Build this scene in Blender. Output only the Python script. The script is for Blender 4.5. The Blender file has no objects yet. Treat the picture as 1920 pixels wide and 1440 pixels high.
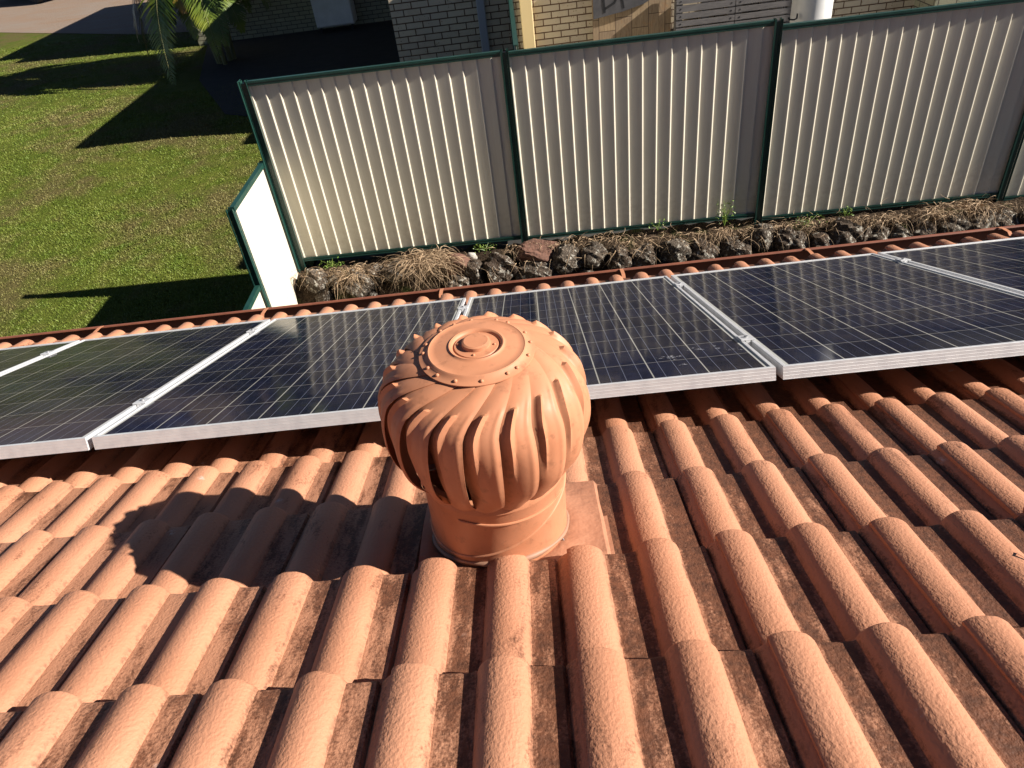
import bpy, math, random
import numpy as np
from mathutils import Vector, Matrix

# ------------------------------------------------------------------ camera, sky, sun
SC = bpy.context.scene
COL = SC.collection
CAM = Vector((-0.65516, -1.58474, 1.39370))
RW = ((0.99353254, -0.02474965, -0.11081505), (-0.10262842, -0.61331559, -0.7831142), (-0.04858493, 0.78942222, -0.61188902))
cd = bpy.data.cameras.new('camera'); cam = bpy.data.objects.new('camera', cd); COL.objects.link(cam)
rx = Vector(RW[0]); fw = Vector(RW[2]).normalized(); rx = (rx - fw * rx.dot(fw)).normalized(); up = rx.cross(fw)
m = Matrix((rx, up, -fw)).transposed().to_4x4(); m.translation = CAM
cam.matrix_world = m
cd.sensor_width = 36; cd.lens = 1356.97 / 1920 * 36; cd.clip_start = 0.05; cd.clip_end = 500
SC.camera = cam
AZ, EL = math.radians(-9.0), math.radians(31.4)
w = bpy.data.worlds.new('World'); SC.world = w; w.use_nodes = True
nt = w.node_tree; sky = nt.nodes.new('ShaderNodeTexSky'); sky.sky_type = 'NISHITA'; sky.sun_disc = False
sky.air_density = 0.32; sky.dust_density = 0.1; sky.ozone_density = 0.6; sky.sun_elevation = EL; sky.sun_rotation = math.pi / 2 - AZ
nt.links.new(sky.outputs[0], nt.nodes['Background'].inputs[0]); nt.nodes['Background'].inputs[1].default_value = 0.05
sd = bpy.data.lights.new('sun', 'SUN'); sd.energy = 5.0; sd.angle = math.radians(0.5); sd.color = (1.0, 0.94, 0.86)
sun = bpy.data.objects.new('sun', sd); COL.objects.link(sun)
SD = Vector((math.cos(EL) * math.cos(AZ), math.cos(EL) * math.sin(AZ), math.sin(EL)))
sun.rotation_euler = SD.to_track_quat('Z', 'Y').to_euler(); sun.location = (6, 0, 8)
SC.view_settings.view_transform = 'Standard'; SC.view_settings.look = 'None'
SC.view_settings.exposure = 1.1; SC.view_settings.gamma = 1.0
SC.cycles.max_bounces = 6; SC.cycles.diffuse_bounces = 2
rng = np.random.default_rng(7); random.seed(7)
TH = math.radians(20.5)
ROOF = Matrix.Rotation(-TH, 4, 'X')          # roof frame (u, v, n) to world

# ------------------------------------------------------------------ helpers
def mat(name, color=(0.5, 0.5, 0.5), rough=0.7, metal=0.0, spec=0.5, build=None):
    mt = bpy.data.materials.new(name); mt.use_nodes = True
    n = mt.node_tree; b = n.nodes['Principled BSDF']
    b.inputs['Base Color'].default_value = (*color, 1); b.inputs['Roughness'].default_value = rough
    b.inputs['Metallic'].default_value = metal; b.inputs['Specular IOR Level'].default_value = spec
    if build: build(Nodes(n), b)
    return mt

class Nodes:
    """small node-building helper"""
    def __init__(s, t): s.t = t
    def new(s, kind, **kw):
        n = s.t.nodes.new(kind)
        for k, v in kw.items(): setattr(n, k, v)
        return n
    def put(s, sock, v):
        if isinstance(v, bpy.types.NodeSocket): s.t.links.new(v, sock)
        elif isinstance(v, (tuple, list)) and sock.type == 'RGBA' and len(v) == 3: sock.default_value = (*v, 1)
        else: sock.default_value = v
    def obj(s): return s.new('ShaderNodeTexCoord').outputs['Object']
    def m(s, op, a, b=0.0, c=None, clamp=False):
        n = s.new('ShaderNodeMath', operation=op, use_clamp=clamp); s.put(n.inputs[0], a); s.put(n.inputs[1], b)
        if c is not None: s.put(n.inputs[2], c)
        return n.outputs[0]
    def xyz(s, v):
        n = s.new('ShaderNodeSeparateXYZ'); s.put(n.inputs[0], v); return n.outputs
    def comb(s, x, y, z):
        n = s.new('ShaderNodeCombineXYZ')
        for i, v in enumerate((x, y, z)): s.put(n.inputs[i], v)
        return n.outputs[0]
    def scale(s, v, sc):
        n = s.new('ShaderNodeMapping'); s.put(n.inputs[0], v); n.inputs['Scale'].default_value = sc; return n.outputs[0]
    def noise(s, v, sc, det=3.0, rough=0.55, dist=0.0, col=False):
        n = s.new('ShaderNodeTexNoise'); s.put(n.inputs['Vector'], v); n.inputs['Scale'].default_value = sc
        n.inputs['Detail'].default_value = det; n.inputs['Roughness'].default_value = rough; n.inputs['Distortion'].default_value = dist
        return n.outputs[1 if col else 0]
    def voro(s, v, sc, out='Distance', feat='F1'):
        n = s.new('ShaderNodeTexVoronoi', feature=feat); s.put(n.inputs['Vector'], v); n.inputs['Scale'].default_value = sc
        return n.outputs[out]
    def ramp(s, f, a, b, lo=0.0, hi=1.0):
        n = s.new('ShaderNodeMapRange', clamp=True); s.put(n.inputs[0], f)
        for i, v in enumerate((a, b, lo, hi)): s.put(n.inputs[i + 1], v)
        return n.outputs[0]
    def mix(s, f, a, b, blend='MIX'):
        n = s.new('ShaderNodeMix', data_type='RGBA', blend_type=blend)
        s.put(n.inputs[0], f); s.put(n.inputs[6], a); s.put(n.inputs[7], b); return n.outputs[2]
    def bump(s, h, dist, strength=1.0, prev=None):
        n = s.new('ShaderNodeBump'); s.put(n.inputs['Height'], h); n.inputs['Distance'].default_value = dist
        n.inputs['Strength'].default_value = strength
        if prev is not None: s.put(n.inputs['Normal'], prev)
        return n.outputs[0]

class MB:
    """mesh collector"""
    def __init__(s): s.v = []; s.f = []; s.n = 0
    def add(s, v, f):
        v = np.asarray(v, float).reshape(-1, 3); s.v.append(v)
        s.f += [tuple(i + s.n for i in q) for q in f]; s.n += len(v); return s
    def box(s, c, d, rz=0.0, tilt=None, bev=0.0):
        """box centre c, size d, optional small chamfer"""
        x, y, z = (k / 2 for k in d)
        if bev <= 0:
            v = np.array([(i * x, j * y, k * z) for i in (-1, 1) for j in (-1, 1) for k in (-1, 1)])
            f = [(0, 1, 3, 2), (4, 6, 7, 5), (0, 4, 5, 1), (2, 3, 7, 6), (0, 2, 6, 4), (1, 5, 7, 3)]
        else:
            V = []; idx = {}
            for i in (-1, 1):
                for j in (-1, 1):
                    for k in (-1, 1):
                        for a in range(3):
                            p = [i * (x - bev), j * (y - bev), k * (z - bev)]; p[a] = (i * x, j * y, k * z)[a]
                            idx[(i, j, k, a)] = len(V); V.append(p)
            v = np.array(V); f = []
            for a in range(3):
                o = [b for b in range(3) if b != a]
                for sg in (-1, 1):
                    q = []
                    for (p1, p2) in ((-1, -1), (1, -1), (1, 1), (-1, 1)):
                        t = [0, 0, 0]; t[a] = sg; t[o[0]] = p1; t[o[1]] = p2; q.append(idx[(*t, a)])
                    f.append(tuple(q))
                for p1 in (-1, 1):
                    for p2 in (-1, 1):
                        q = []
                        for (k1, ax) in ((-1, o[0]), (-1, o[1]), (1, o[1]), (1, o[0])):
                            t = [0, 0, 0]; t[a] = k1; t[o[0]] = p1; t[o[1]] = p2; q.append(idx[(*t, ax)])
                        f.append(tuple(q))
            for i in (-1, 1):
                for j in (-1, 1):
                    for k in (-1, 1): f.append(tuple(idx[(i, j, k, a)] for a in range(3)))
        if tilt is not None: v = v @ np.array(tilt.to_3x3()).T
        if rz: v = v @ np.array(Matrix.Rotation(rz, 3, 'Z')).T
        return s.add(v + np.array(c), f)
    def tube(s, pts, r, n=8, caps=True):
        pts = [Vector(p) for p in pts]; k = len(pts); rr = r if isinstance(r, (list, tuple)) else [r] * k
        V = []; ref = None
        for i, p in enumerate(pts):
            t = (pts[min(i + 1, k - 1)] - pts[max(i - 1, 0)]).normalized()
            if ref is None: ref = Vector((0, 0, 1)) if abs(t.z) < 0.9 else Vector((1, 0, 0))
            a = t.cross(ref).normalized(); b = t.cross(a).normalized(); ref = a.cross(t).normalized()
            for j in range(n):
                an = 2 * math.pi * j / n; V.append(p + (a * math.cos(an) + b * math.sin(an)) * rr[i])
        F = [(i * n + j, i * n + (j + 1) % n, (i + 1) * n + (j + 1) % n, (i + 1) * n + j) for i in range(k - 1) for j in range(n)]
        if caps: F += [tuple(range(n))[::-1], tuple(range((k - 1) * n, k * n))]
        return s.add([tuple(p) for p in V], F)
    def lathe(s, prof, c=(0, 0, 0), n=64, tilt=None, cap_top=False, cap_bot=False):
        an = np.arange(n) * 2 * math.pi / n; V = []
        for r, z in prof: V.append(np.stack([r * np.cos(an), r * np.sin(an), np.full(n, z)], 1))
        V = np.concatenate(V); k = len(prof)
        if tilt is not None: V = V @ np.array(tilt.to_3x3()).T
        F = [(i * n + j, i * n + (j + 1) % n, (i + 1) * n + (j + 1) % n, (i + 1) * n + j) for i in range(k - 1) for j in range(n)]
        if cap_bot: F.append(tuple(range(n))[::-1])
        if cap_top: F.append(tuple(range((k - 1) * n, k * n)))
        return s.add(V + np.array(c), F)
    def grid(s, P):
        """P: array rows x cols x 3"""
        P = np.asarray(P, float); r, c = P.shape[:2]
        return s.add(P.reshape(-1, 3), [(i * c + j, i * c + j + 1, (i + 1) * c + j + 1, (i + 1) * c + j) for i in range(r - 1) for j in range(c - 1)])
    def obj(s, name, mt, parent=None, smooth=None, loc=None):
        me = bpy.data.meshes.new(name)
        v = np.concatenate(s.v) if s.v else np.zeros((0, 3))
        me.from_pydata(v.tolist(), [], s.f); me.update()
        if smooth is not None:
            me.shade_smooth()
            if smooth < 180: me.set_sharp_from_angle(angle=math.radians(smooth))
        me.materials.append(mt)
        o = bpy.data.objects.new(name, me); COL.objects.link(o)
        if parent is not None: o.parent = parent
        if loc is not None: o.location = loc
        return o

def fast_mesh(name, V, F, mt, parent=None, smooth=False):
    """triangle or quad soup from numpy arrays"""
    me = bpy.data.meshes.new(name); V = np.asarray(V, np.float32); F = np.asarray(F, np.int32); k = F.shape[1]
    me.vertices.add(len(V)); me.vertices.foreach_set('co', V.ravel())
    me.loops.add(F.size); me.loops.foreach_set('vertex_index', F.ravel())
    me.polygons.add(len(F)); me.polygons.foreach_set('loop_start', np.arange(0, F.size, k, dtype=np.int32))
    me.update(calc_edges=True)
    if smooth: me.shade_smooth()
    me.materials.append(mt); o = bpy.data.objects.new(name, me); COL.objects.link(o)
    if parent is not None: o.parent = parent
    return o

def empty(name, loc=(0, 0, 0), mw=None):
    o = bpy.data.objects.new(name, None); COL.objects.link(o); o.empty_display_size = 0.1
    if mw is not None: o.matrix_world = mw
    else: o.location = loc
    return o
def tag(o, label=None, cat=None, group=None, kind=None):
    if label: o['label'] = label
    if cat: o['category'] = cat
    if group: o['group'] = group
    if kind: o['kind'] = kind
    return o

# ------------------------------------------------------------------ materials
def b_tile(n, b):
    p = n.obj(); x, y, z = n.xyz(p)
    U0, P, V0, GA_ = -0.62166, 0.15, -0.99587, 0.318
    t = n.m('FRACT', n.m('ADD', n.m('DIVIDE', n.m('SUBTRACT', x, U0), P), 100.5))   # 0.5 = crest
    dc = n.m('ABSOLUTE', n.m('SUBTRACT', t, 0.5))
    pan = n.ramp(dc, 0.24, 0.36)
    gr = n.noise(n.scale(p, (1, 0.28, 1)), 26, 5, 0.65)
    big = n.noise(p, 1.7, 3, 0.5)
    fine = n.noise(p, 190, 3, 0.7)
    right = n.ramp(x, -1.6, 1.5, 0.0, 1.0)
    # dirt and lichen collecting in the pans, made darker to deepen their shade
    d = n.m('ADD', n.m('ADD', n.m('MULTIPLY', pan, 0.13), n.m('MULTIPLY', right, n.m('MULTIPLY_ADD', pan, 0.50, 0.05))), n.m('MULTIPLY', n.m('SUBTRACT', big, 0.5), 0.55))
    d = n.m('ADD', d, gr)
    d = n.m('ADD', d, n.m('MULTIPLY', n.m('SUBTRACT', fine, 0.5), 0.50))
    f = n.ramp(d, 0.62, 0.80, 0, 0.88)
    base = n.mix(n.ramp(n.noise(p, 5, 3), 0.3, 0.7), (0.50, 0.237, 0.138), (0.45, 0.202, 0.112))
    base = n.mix(n.ramp(pan, 0, 1, 0, 0.5), base, (0.34, 0.17, 0.10))
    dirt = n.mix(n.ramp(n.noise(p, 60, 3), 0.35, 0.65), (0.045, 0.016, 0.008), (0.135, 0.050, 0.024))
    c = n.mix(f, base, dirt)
    sp = n.voro(p, 42); spm = n.m('MULTIPLY', n.ramp(sp, 0.13, 0.09), n.m('MULTIPLY', pan, n.ramp(n.noise(p, 9, 2), 0.52, 0.62)))
    c = n.mix(n.m('MULTIPLY', spm, 0.5), c, (0.5, 0.22, 0.11))
    sm = n.m('MULTIPLY', n.ramp(n.voro(p, 5.1), 0.075, 0.03), n.ramp(n.noise(p, 120, 2), 0.45, 0.55))
    c = n.mix(n.m('MULTIPLY', sm, 0.45), c, (0.62, 0.60, 0.56))
    # every tile weathered a little differently
    ti = n.comb(n.m('FLOOR', n.m('DIVIDE', n.m('SUBTRACT', x, U0 - 0.03), 0.30)), n.m('CEIL', n.m('DIVIDE', n.m('SUBTRACT', y, V0), GA_)), 0.0)
    wn = n.new('ShaderNodeTexWhiteNoise', noise_dimensions='3D'); n.put(wn.inputs['Vector'], ti)
    c = n.mix(n.m('MULTIPLY', wn.outputs[0], 0.55), c, n.mix(1.0, c, (0.80, 0.76, 0.74), 'MULTIPLY'))
    stv = n.noise(n.scale(p, (1, 0.06, 1)), 42, 4, 0.6); c = n.mix(n.m('MULTIPLY', n.ramp(stv, 0.58, 0.74), n.ramp(wn.outputs[0], 0.2, 0.9, 0.05, 0.5)), c, (0.24, 0.11, 0.065))
    ed = n.ramp(n.m('ABSOLUTE', n.m('SUBTRACT', dc, 0.285)), 0.035, 0.0); c = n.mix(n.m('MULTIPLY', ed, n.ramp(n.noise(p, 70, 4, .7), 0.45, 0.62, 0, 0.6)), c, (0.10, 0.05, 0.03))
    n.put(b.inputs['Base Color'], c)
    b.inputs['Roughness'].default_value = 0.62; b.inputs['Specular IOR Level'].default_value = 0.32
    h = n.m('ADD', n.noise(n.scale(p, (1, 0.75, 1)), 185, 2, 0.5), n.m('MULTIPLY', fine, n.m('MULTIPLY_ADD', pan, 0.5, 0.25)))
    n.put(b.inputs['Normal'], n.bump(h, 0.0022, 0.8))
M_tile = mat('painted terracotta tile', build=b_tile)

def b_terra(n, b):
    p = n.obj()
    c = n.mix(n.ramp(n.noise(p, 9, 4, 0.6), 0.35, 0.7), (0.51, 0.222, 0.118), (0.45, 0.188, 0.096))
    c = n.mix(n.ramp(n.noise(n.scale(p, (1, 1, 0.25)), 22, 5, 0.7), 0.5, 0.75, 0, 0.35), c, (0.36, 0.17, 0.10))
    st = n.ramp(n.noise(p, 34, 5, 0.7), 0.56, 0.70, 0, 0.6)
    c = n.mix(st, c, (0.26, 0.115, 0.06)); n.put(b.inputs['Base Color'], c)
    n.put(b.inputs['Roughness'], n.ramp(n.noise(p, 40, 3), 0.3, 0.7, 0.46, 0.62))
    n.put(b.inputs['Normal'], n.bump(n.noise(p, 14, 3), 0.004, 0.3))
M_vent = mat('terracotta paint on sheet metal', spec=0.3, build=b_terra)
def b_flash(n, b):
    p = n.obj(); x, y, z = n.xyz(p)
    c = n.mix(n.ramp(n.noise(p, 7, 4, 0.6), 0.35, 0.7), (0.43, 0.20, 0.115), (0.34, 0.15, 0.085))
    c = n.mix(n.ramp(n.noise(n.scale(p, (1, .5, 1)), 13, 6, 0.75), 0.56, 0.8, 0, 0.6), c, (0.17, 0.08, 0.045))
    n.put(b.inputs['Base Color'], c); n.put(b.inputs['Normal'], n.bump(n.noise(p, 22, 3), 0.012, 0.5))
M_flash = mat('painted lead flashing', rough=0.55, build=b_flash)
M_gutter = mat('terracotta gutter paint', rough=0.4, build=lambda n, b: (
    n.put(b.inputs['Base Color'], n.mix(n.ramp(n.noise(n.obj(), 6, 5, 0.7), 0.4, 0.7), (0.24, 0.085, 0.048), (0.16, 0.058, 0.034)))))
M_dirtgutter = mat('gutter silt', (0.05, 0.03, 0.02), 0.9)

def b_cells(n, b):
    p = n.obj(); x, y, z = n.xyz(p)
    # glass area 0.966 x 1.612 with its origin in the lower left corner
    CX, CY = 0.1575, 0.1592
    fx = n.m('DIVIDE', n.m('SUBTRACT', x, 0.0105), CX); fy = n.m('DIVIDE', n.m('SUBTRACT', y, 0.010), CY)
    ax = n.m('ABSOLUTE', n.m('SUBTRACT', n.m('FRACT', n.m('ADD', fx, 10.5)), 0.5)); ay = n.m('ABSOLUTE', n.m('SUBTRACT', n.m('FRACT', n.m('ADD', fy, 10.5)), 0.5))
    lx = n.m('LESS_THAN', ax, 0.0125); ly = n.m('LESS_THAN', ay, 0.0085)
    out = n.m('MAXIMUM', n.m('MAXIMUM', n.m('LESS_THAN', fx, 0), n.m('GREATER_THAN', fx, 6)), n.m('MAXIMUM', n.m('LESS_THAN', fy, 0), n.m('GREATER_THAN', fy, 10)))
    fr = n.m('FRACT', n.m('ADD', fx, 10)); bb = None
    for q in (0.22, 0.5, 0.78):
        k = n.m('LESS_THAN', n.m('ABSOLUTE', n.m('SUBTRACT', fr, q)), 0.006); bb = k if bb is None else n.m('MAXIMUM', bb, k)
    cell = n.comb(n.m('FLOOR', fx), n.m('FLOOR', fy), 0.0)
    wn = n.new('ShaderNodeTexWhiteNoise', noise_dimensions='4D'); n.put(wn.inputs['Vector'], cell)
    oi = n.new('ShaderNodeObjectInfo'); n.put(wn.inputs['W'], oi.outputs['Random'])
    cry = n.voro(p, 60, 'Color'); cr = n.xyz(cry)[0]
    k = n.m('ADD', n.m('MULTIPLY', wn.outputs[0], 0.45), n.m('MULTIPLY', cr, 0.5), clamp=True)
    c = n.mix(k, (0.005, 0.0060, 0.013), (0.010, 0.013, 0.034))
    c = n.mix(n.m('MULTIPLY', bb, 0.30), c, (0.30, 0.33, 0.42))
    c = n.mix(n.m('MULTIPLY', ly, 0.62), c, (0.34, 0.32, 0.27)); c = n.mix(n.m('MULTIPLY', lx, 0.8), c, (0.36, 0.35, 0.31)); c = n.mix(out, c, (0.42, 0.42, 0.40))
    dust = n.ramp(n.noise(p, 3.5, 5, 0.7), 0.35, 0.85, 0.0, 0.055)
    c = n.mix(dust, c, (0.42, 0.36, 0.30))
    dr = n.m('MULTIPLY', n.ramp(n.voro(n.comb(x, y, oi.outputs['Random']), 3.3), 0.055, 0.04), n.ramp(n.noise(p, 90, 3), 0.50, 0.60))
    c = n.mix(n.m('MULTIPLY', dr, 0.55), c, (0.45, 0.45, 0.45))
    n.put(b.inputs['Base Color'], c); n.put(b.inputs['Roughness'], n.ramp(n.noise(p, 7, 4), 0.3, 0.7, 0.05, 0.11))
    b.inputs['IOR'].default_value = 1.16
    n.put(b.inputs['Normal'], n.bump(n.noise(p, 9, 2), 0.0006, 0.5))
M_cells = mat('solar cells under glass', build=b_cells)
def b_alu(n, b):
    p = n.obj(); x, y, z = n.xyz(p)
    n.put(b.inputs['Base Color'], n.mix(n.ramp(n.noise(p, 30, 4), 0.35, 0.7), (0.66, 0.66, 0.66), (0.56, 0.56, 0.57)))
    gro = n.m('LESS_THAN', n.m('FRACT', n.m('MULTIPLY', z, 105.0)), 0.22)
    n.put(b.inputs['Normal'], n.bump(gro, 0.0012, 0.8))
M_alu = mat('anodised aluminium', rough=0.42, metal=0.3, build=b_alu)
M_rail = mat('galvanised rail', (0.30, 0.30, 0.31), 0.5, 0.6)

def b_cream(n, b):
    p = n.obj()
    c = n.mix(n.ramp(n.noise(n.scale(p, (1, 1, 0.12)), 16, 4), 0.35, 0.7), (0.63, 0.585, 0.475), (0.585, 0.54, 0.435))
    c = n.mix(n.ramp(n.noise(n.scale(p, (1, 1, 0.02)), 75, 3, .6), 0.4, 0.65, 0, 0.15), c, (0.50, 0.40, 0.28))
    c = n.mix(n.ramp(n.noise(p, 5, 5, .7), 0.64, 0.8, 0, 0.2), c, (0.42, 0.35, 0.25))
    z = n.xyz(p)[2]
    c = n.mix(n.m('MULTIPLY', n.ramp(z, -1.5, -1.85), n.ramp(n.noise(p, 18, 4), 0.4, 0.7, 0.0, 0.25)), c, (0.30, 0.23, 0.15))
    n.put(b.inputs['Base Color'], c)
M_cream = mat('cream steel sheet', rough=0.48, spec=0.12, build=b_cream)
M_green = mat('dark green steel', rough=0.35, build=lambda n, b: n.put(b.inputs['Base Color'], n.mix(n.ramp(n.noise(n.obj(), 9, 4), 0.3, 0.8), (0.008, 0.040, 0.031), (0.018, 0.060, 0.047))))
M_cap = mat('galvanised cap', (0.62, 0.62, 0.60), 0.5, 0.3)

def b_brick(cols, mortar, spots):
    def f(n, b):
        p = n.obj(); x, y, z = n.xyz(p)
        hv = n.comb(n.m('ADD', x, y), z, 0.0)
        t = n.new('ShaderNodeTexBrick'); n.put(t.inputs['Vector'], hv)
        t.offset = 0.5; t.squash = 1.0
        for k, v in (('Color1', cols[0]), ('Color2', cols[1]), ('Mortar', mortar)): n.put(t.inputs[k], v)
        for k, v in (('Scale', 1.0), ('Mortar Size', 0.0075), ('Mortar Smooth', 0.15), ('Bias', 0.0), ('Brick Width', 0.24), ('Row Height', 0.086)): t.inputs[k].default_value = v
        sp = n.m('MULTIPLY', n.ramp(n.voro(p, 24), 0.22, 0.12), n.ramp(n.noise(p, 6, 2), 0.42, 0.6))
        c = n.mix(n.m('MULTIPLY', sp, n.m('MULTIPLY', n.m('SUBTRACT', 1.0, t.outputs['Fac']), 0.8)), t.outputs['Color'], spots)
        c = n.mix(n.ramp(n.noise(p, 3, 5, 0.7), 0.5, 0.8, 0, 0.35), c, spots)
        n.put(b.inputs['Base Color'], c)
        n.put(b.inputs['Normal'], n.bump(n.m('ADD', n.m('MULTIPLY', t.outputs['Fac'], -1.0), n.m('MULTIPLY', n.noise(p, 60, 4), 0.4)), 0.006, 1.0))
    return f
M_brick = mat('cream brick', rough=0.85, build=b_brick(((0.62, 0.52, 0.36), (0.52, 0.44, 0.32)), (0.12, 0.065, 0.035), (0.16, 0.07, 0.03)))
M_brickdim = mat('darker cream brick', rough=0.9, build=b_brick(((0.36, 0.34, 0.22), (0.27, 0.26, 0.18)), (0.09, 0.07, 0.05), (0.10, 0.10, 0.05)))  # darker, more olive brick for the projecting and rear walls
M_white = mat('white enamel', rough=0.35, build=lambda n, b: n.put(b.inputs['Base Color'], n.mix(n.ramp(n.noise(n.obj(), 4, 4), 0.4, 0.8), (0.74, 0.73, 0.70), (0.62, 0.61, 0.57))))
M_creamtrim = mat('cream trim paint', (0.60, 0.47, 0.25), 0.5)
M_greytrim = mat('grey blue downpipe paint', (0.33, 0.34, 0.37), 0.5)
def b_ply(n, b):
    p = n.obj(); x, y, z = n.xyz(p)
    g = n.noise(n.scale(p, (9, 1, 1.2)), 5, 5, 0.7, 0.6)
    br = n.new('ShaderNodeTexBrick'); n.put(br.inputs['Vector'], n.comb(z, x, 0.0)); br.offset = 0.37
    for k, v in (('Scale', 1.0), ('Mortar Size', 0.004), ('Brick Width', 0.42), ('Row Height', 0.23)): br.inputs[k].default_value = v
    n.put(br.inputs['Color1'], (0.46, 0.33, 0.19)); n.put(br.inputs['Color2'], (0.33, 0.24, 0.15)); n.put(br.inputs['Mortar'], (0.05, 0.03, 0.02))
    c = n.mix(n.ramp(g, 0.40, 0.68, 0, 0.65), br.outputs[0], (0.15, 0.09, 0.055))
    c = n.mix(n.ramp(n.noise(p, 5, 4, 0.7), 0.56, 0.7, 0, 0.5), c, (0.50, 0.24, 0.09)); n.put(b.inputs['Base Color'], c)
M_ply = mat('weathered plywood', rough=0.85, build=b_ply)
M_greyboard = mat('grey painted board', rough=0.7, build=lambda n, b: n.put(b.inputs['Base Color'], n.mix(n.ramp(n.noise(n.obj(), 8, 4), 0.35, 0.7), (0.10, 0.095, 0.098), (0.065, 0.062, 0.066))))
M_pallet = mat('weathered pallet timber', rough=0.9, build=lambda n, b: n.put(b.inputs['Base Color'], n.mix(n.ramp(n.noise(n.scale(n.obj(), (1, 6, 9)), 7, 5, 0.7), 0.35, 0.7), (0.20, 0.185, 0.18), (0.12, 0.11, 0.108))))
M_black = mat('black spray paint', (0.012, 0.012, 0.014), 0.7)
M_darkvoid = mat('painted shade paving', rough=0.95, build=lambda n, b: n.put(b.inputs['Base Color'], n.mix(n.ramp(n.noise(n.obj(), 5, 5), 0.35, 0.7), (0.030, 0.028, 0.025), (0.018, 0.018, 0.016))))  # near-black colour carries the deep shade on the carport ground
M_rooftile = mat('far roof tiles', rough=0.8, build=lambda n, b: n.put(b.inputs['Base Color'], n.mix(n.ramp(n.noise(n.obj(), 4, 5), 0.35, 0.7), (0.22, 0.10, 0.06), (0.14, 0.07, 0.05))))

def b_lawn(n, b):
    p = n.obj(); x, y, z = n.xyz(p)
    big = n.noise(p, 0.55, 4, 0.6); mid = n.noise(p, 3.2, 5, 0.65); fine = n.noise(p, 28, 4, 0.75)
    c = n.mix(n.ramp(mid, 0.35, 0.68), (0.095, 0.130, 0.014), (0.150, 0.170, 0.026))
    # dry patches
    c = n.mix(n.ramp(n.m('ADD', big, n.m('MULTIPLY', mid, 0.45)), 0.68, 0.86, 0, 0.8), c, (0.150, 0.112, 0.048))
    c = n.mix(n.ramp(fine, 0.40, 0.72, 0, 0.55), c, (0.022, 0.030, 0.007))
    n.put(b.inputs['Base Color'], c)
    n.put(b.inputs['Normal'], n.bump(n.m('ADD', fine, n.m('MULTIPLY', n.noise(p, 75, 3), 0.6)), 0.05, 0.9))
M_lawn = mat('lawn turf', rough=0.95, spec=0.1, build=b_lawn)
def b_blade(n, b):
    p = n.obj(); big = n.noise(p, 0.55, 4, 0.6); mid = n.noise(p, 3.2, 5, 0.65); gi = n.noise(p, 120, 2)
    c = n.mix(n.ramp(mid, 0.35, 0.68), (0.100, 0.155, 0.015), (0.160, 0.188, 0.028))
    c = n.mix(n.ramp(n.m('ADD', big, n.m('MULTIPLY', mid, 0.45)), 0.68, 0.86, 0, 0.75), c, (0.18, 0.138, 0.056))
    c = n.mix(n.ramp(gi, 0.45, 0.70, 0, 0.6), c, (0.15, 0.15, 0.05)); n.put(b.inputs['Base Color'], c)
M_blade = mat('grass blade', rough=0.6, spec=0.25, build=b_blade)
def b_gravel(n, b):
    p = n.obj()
    c = n.mix(n.ramp(n.noise(n.scale(p, (.5, 1.6, 1)), 1.2, 5, 0.7), 0.35, 0.7), (0.22, 0.175, 0.135), (0.22, 0.13, 0.07))
    c = n.mix(n.ramp(n.noise(p, 14, 4, 0.8), 0.45, 0.7, 0, 0.5), c, (0.20, 0.14, 0.11)); n.put(b.inputs['Base Color'], c)
    n.put(b.inputs['Normal'], n.bump(n.noise(p, 30, 3), 0.03, 0.7))
M_gravel = mat('gravel drive', rough=0.95, build=b_gravel)
def b_soil(n, b):
    p = n.obj(); c = n.mix(n.ramp(n.noise(p, 14, 5, 0.7), 0.35, 0.7), (0.055, 0.036, 0.022), (0.025, 0.018, 0.012))
    c = n.mix(n.ramp(n.noise(p, 5, 4), 0.55, 0.68, 0, 0.6), c, (0.06, 0.075, 0.02))
    n.put(b.inputs['Base Color'], c); n.put(b.inputs['Normal'], n.bump(n.noise(p, 35, 5), 0.04, 1))
M_soil = mat('garden soil', rough=0.95, spec=0.1, build=b_soil)
def b_rock(n, b):
    p = n.obj(); oi = n.new('ShaderNodeObjectInfo')
    c = n.mix(n.ramp(n.noise(p, 18, 5, 0.7), 0.35, 0.7), (0.27, 0.22, 0.17), (0.12, 0.098, 0.078))
    c = n.mix(n.ramp(oi.outputs['Random'], 0, 1, 0, 0.5), c, (0.125, 0.066, 0.042))
    pit = n.ramp(n.voro(p, 34), 0.20, 0.42); c = n.mix(n.m('MULTIPLY', pit, 0.5), c, (0.022, 0.018, 0.015))
    c = n.mix(n.ramp(n.noise(p, 95, 3, .7), 0.46, 0.66, 0, 0.7), c, (0.035, 0.03, 0.025))
    li = n.m('MULTIPLY', n.ramp(n.noise(p, 26, 5, 0.7), 0.54, 0.60), n.ramp(n.noise(p, 5, 2), 0.40, 0.52))
    c = n.mix(n.m('MULTIPLY', li, 0.85), c, (0.50, 0.47, 0.40)); n.put(b.inputs['Base Color'], c)
    n.put(b.inputs['Normal'], n.bump(n.m('SUBTRACT', n.noise(p, 32, 6, 0.75), n.m('MULTIPLY', pit, 0.25)), 0.035, 1.0))
M_rock = mat('lichened basalt', rough=1.0, spec=0.0, build=b_rock)
M_rockbrown = mat('brown basalt', rough=0.9, build=lambda n, b: (n.put(b.inputs['Base Color'], n.mix(n.ramp(n.noise(n.obj(), 30, 5, .7), 0.35, 0.7), (0.16, 0.075, 0.048), (0.09, 0.045, 0.032))), n.put(b.inputs['Normal'], n.bump(n.noise(n.obj(), 25, 5), 0.02, 1))))
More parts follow.
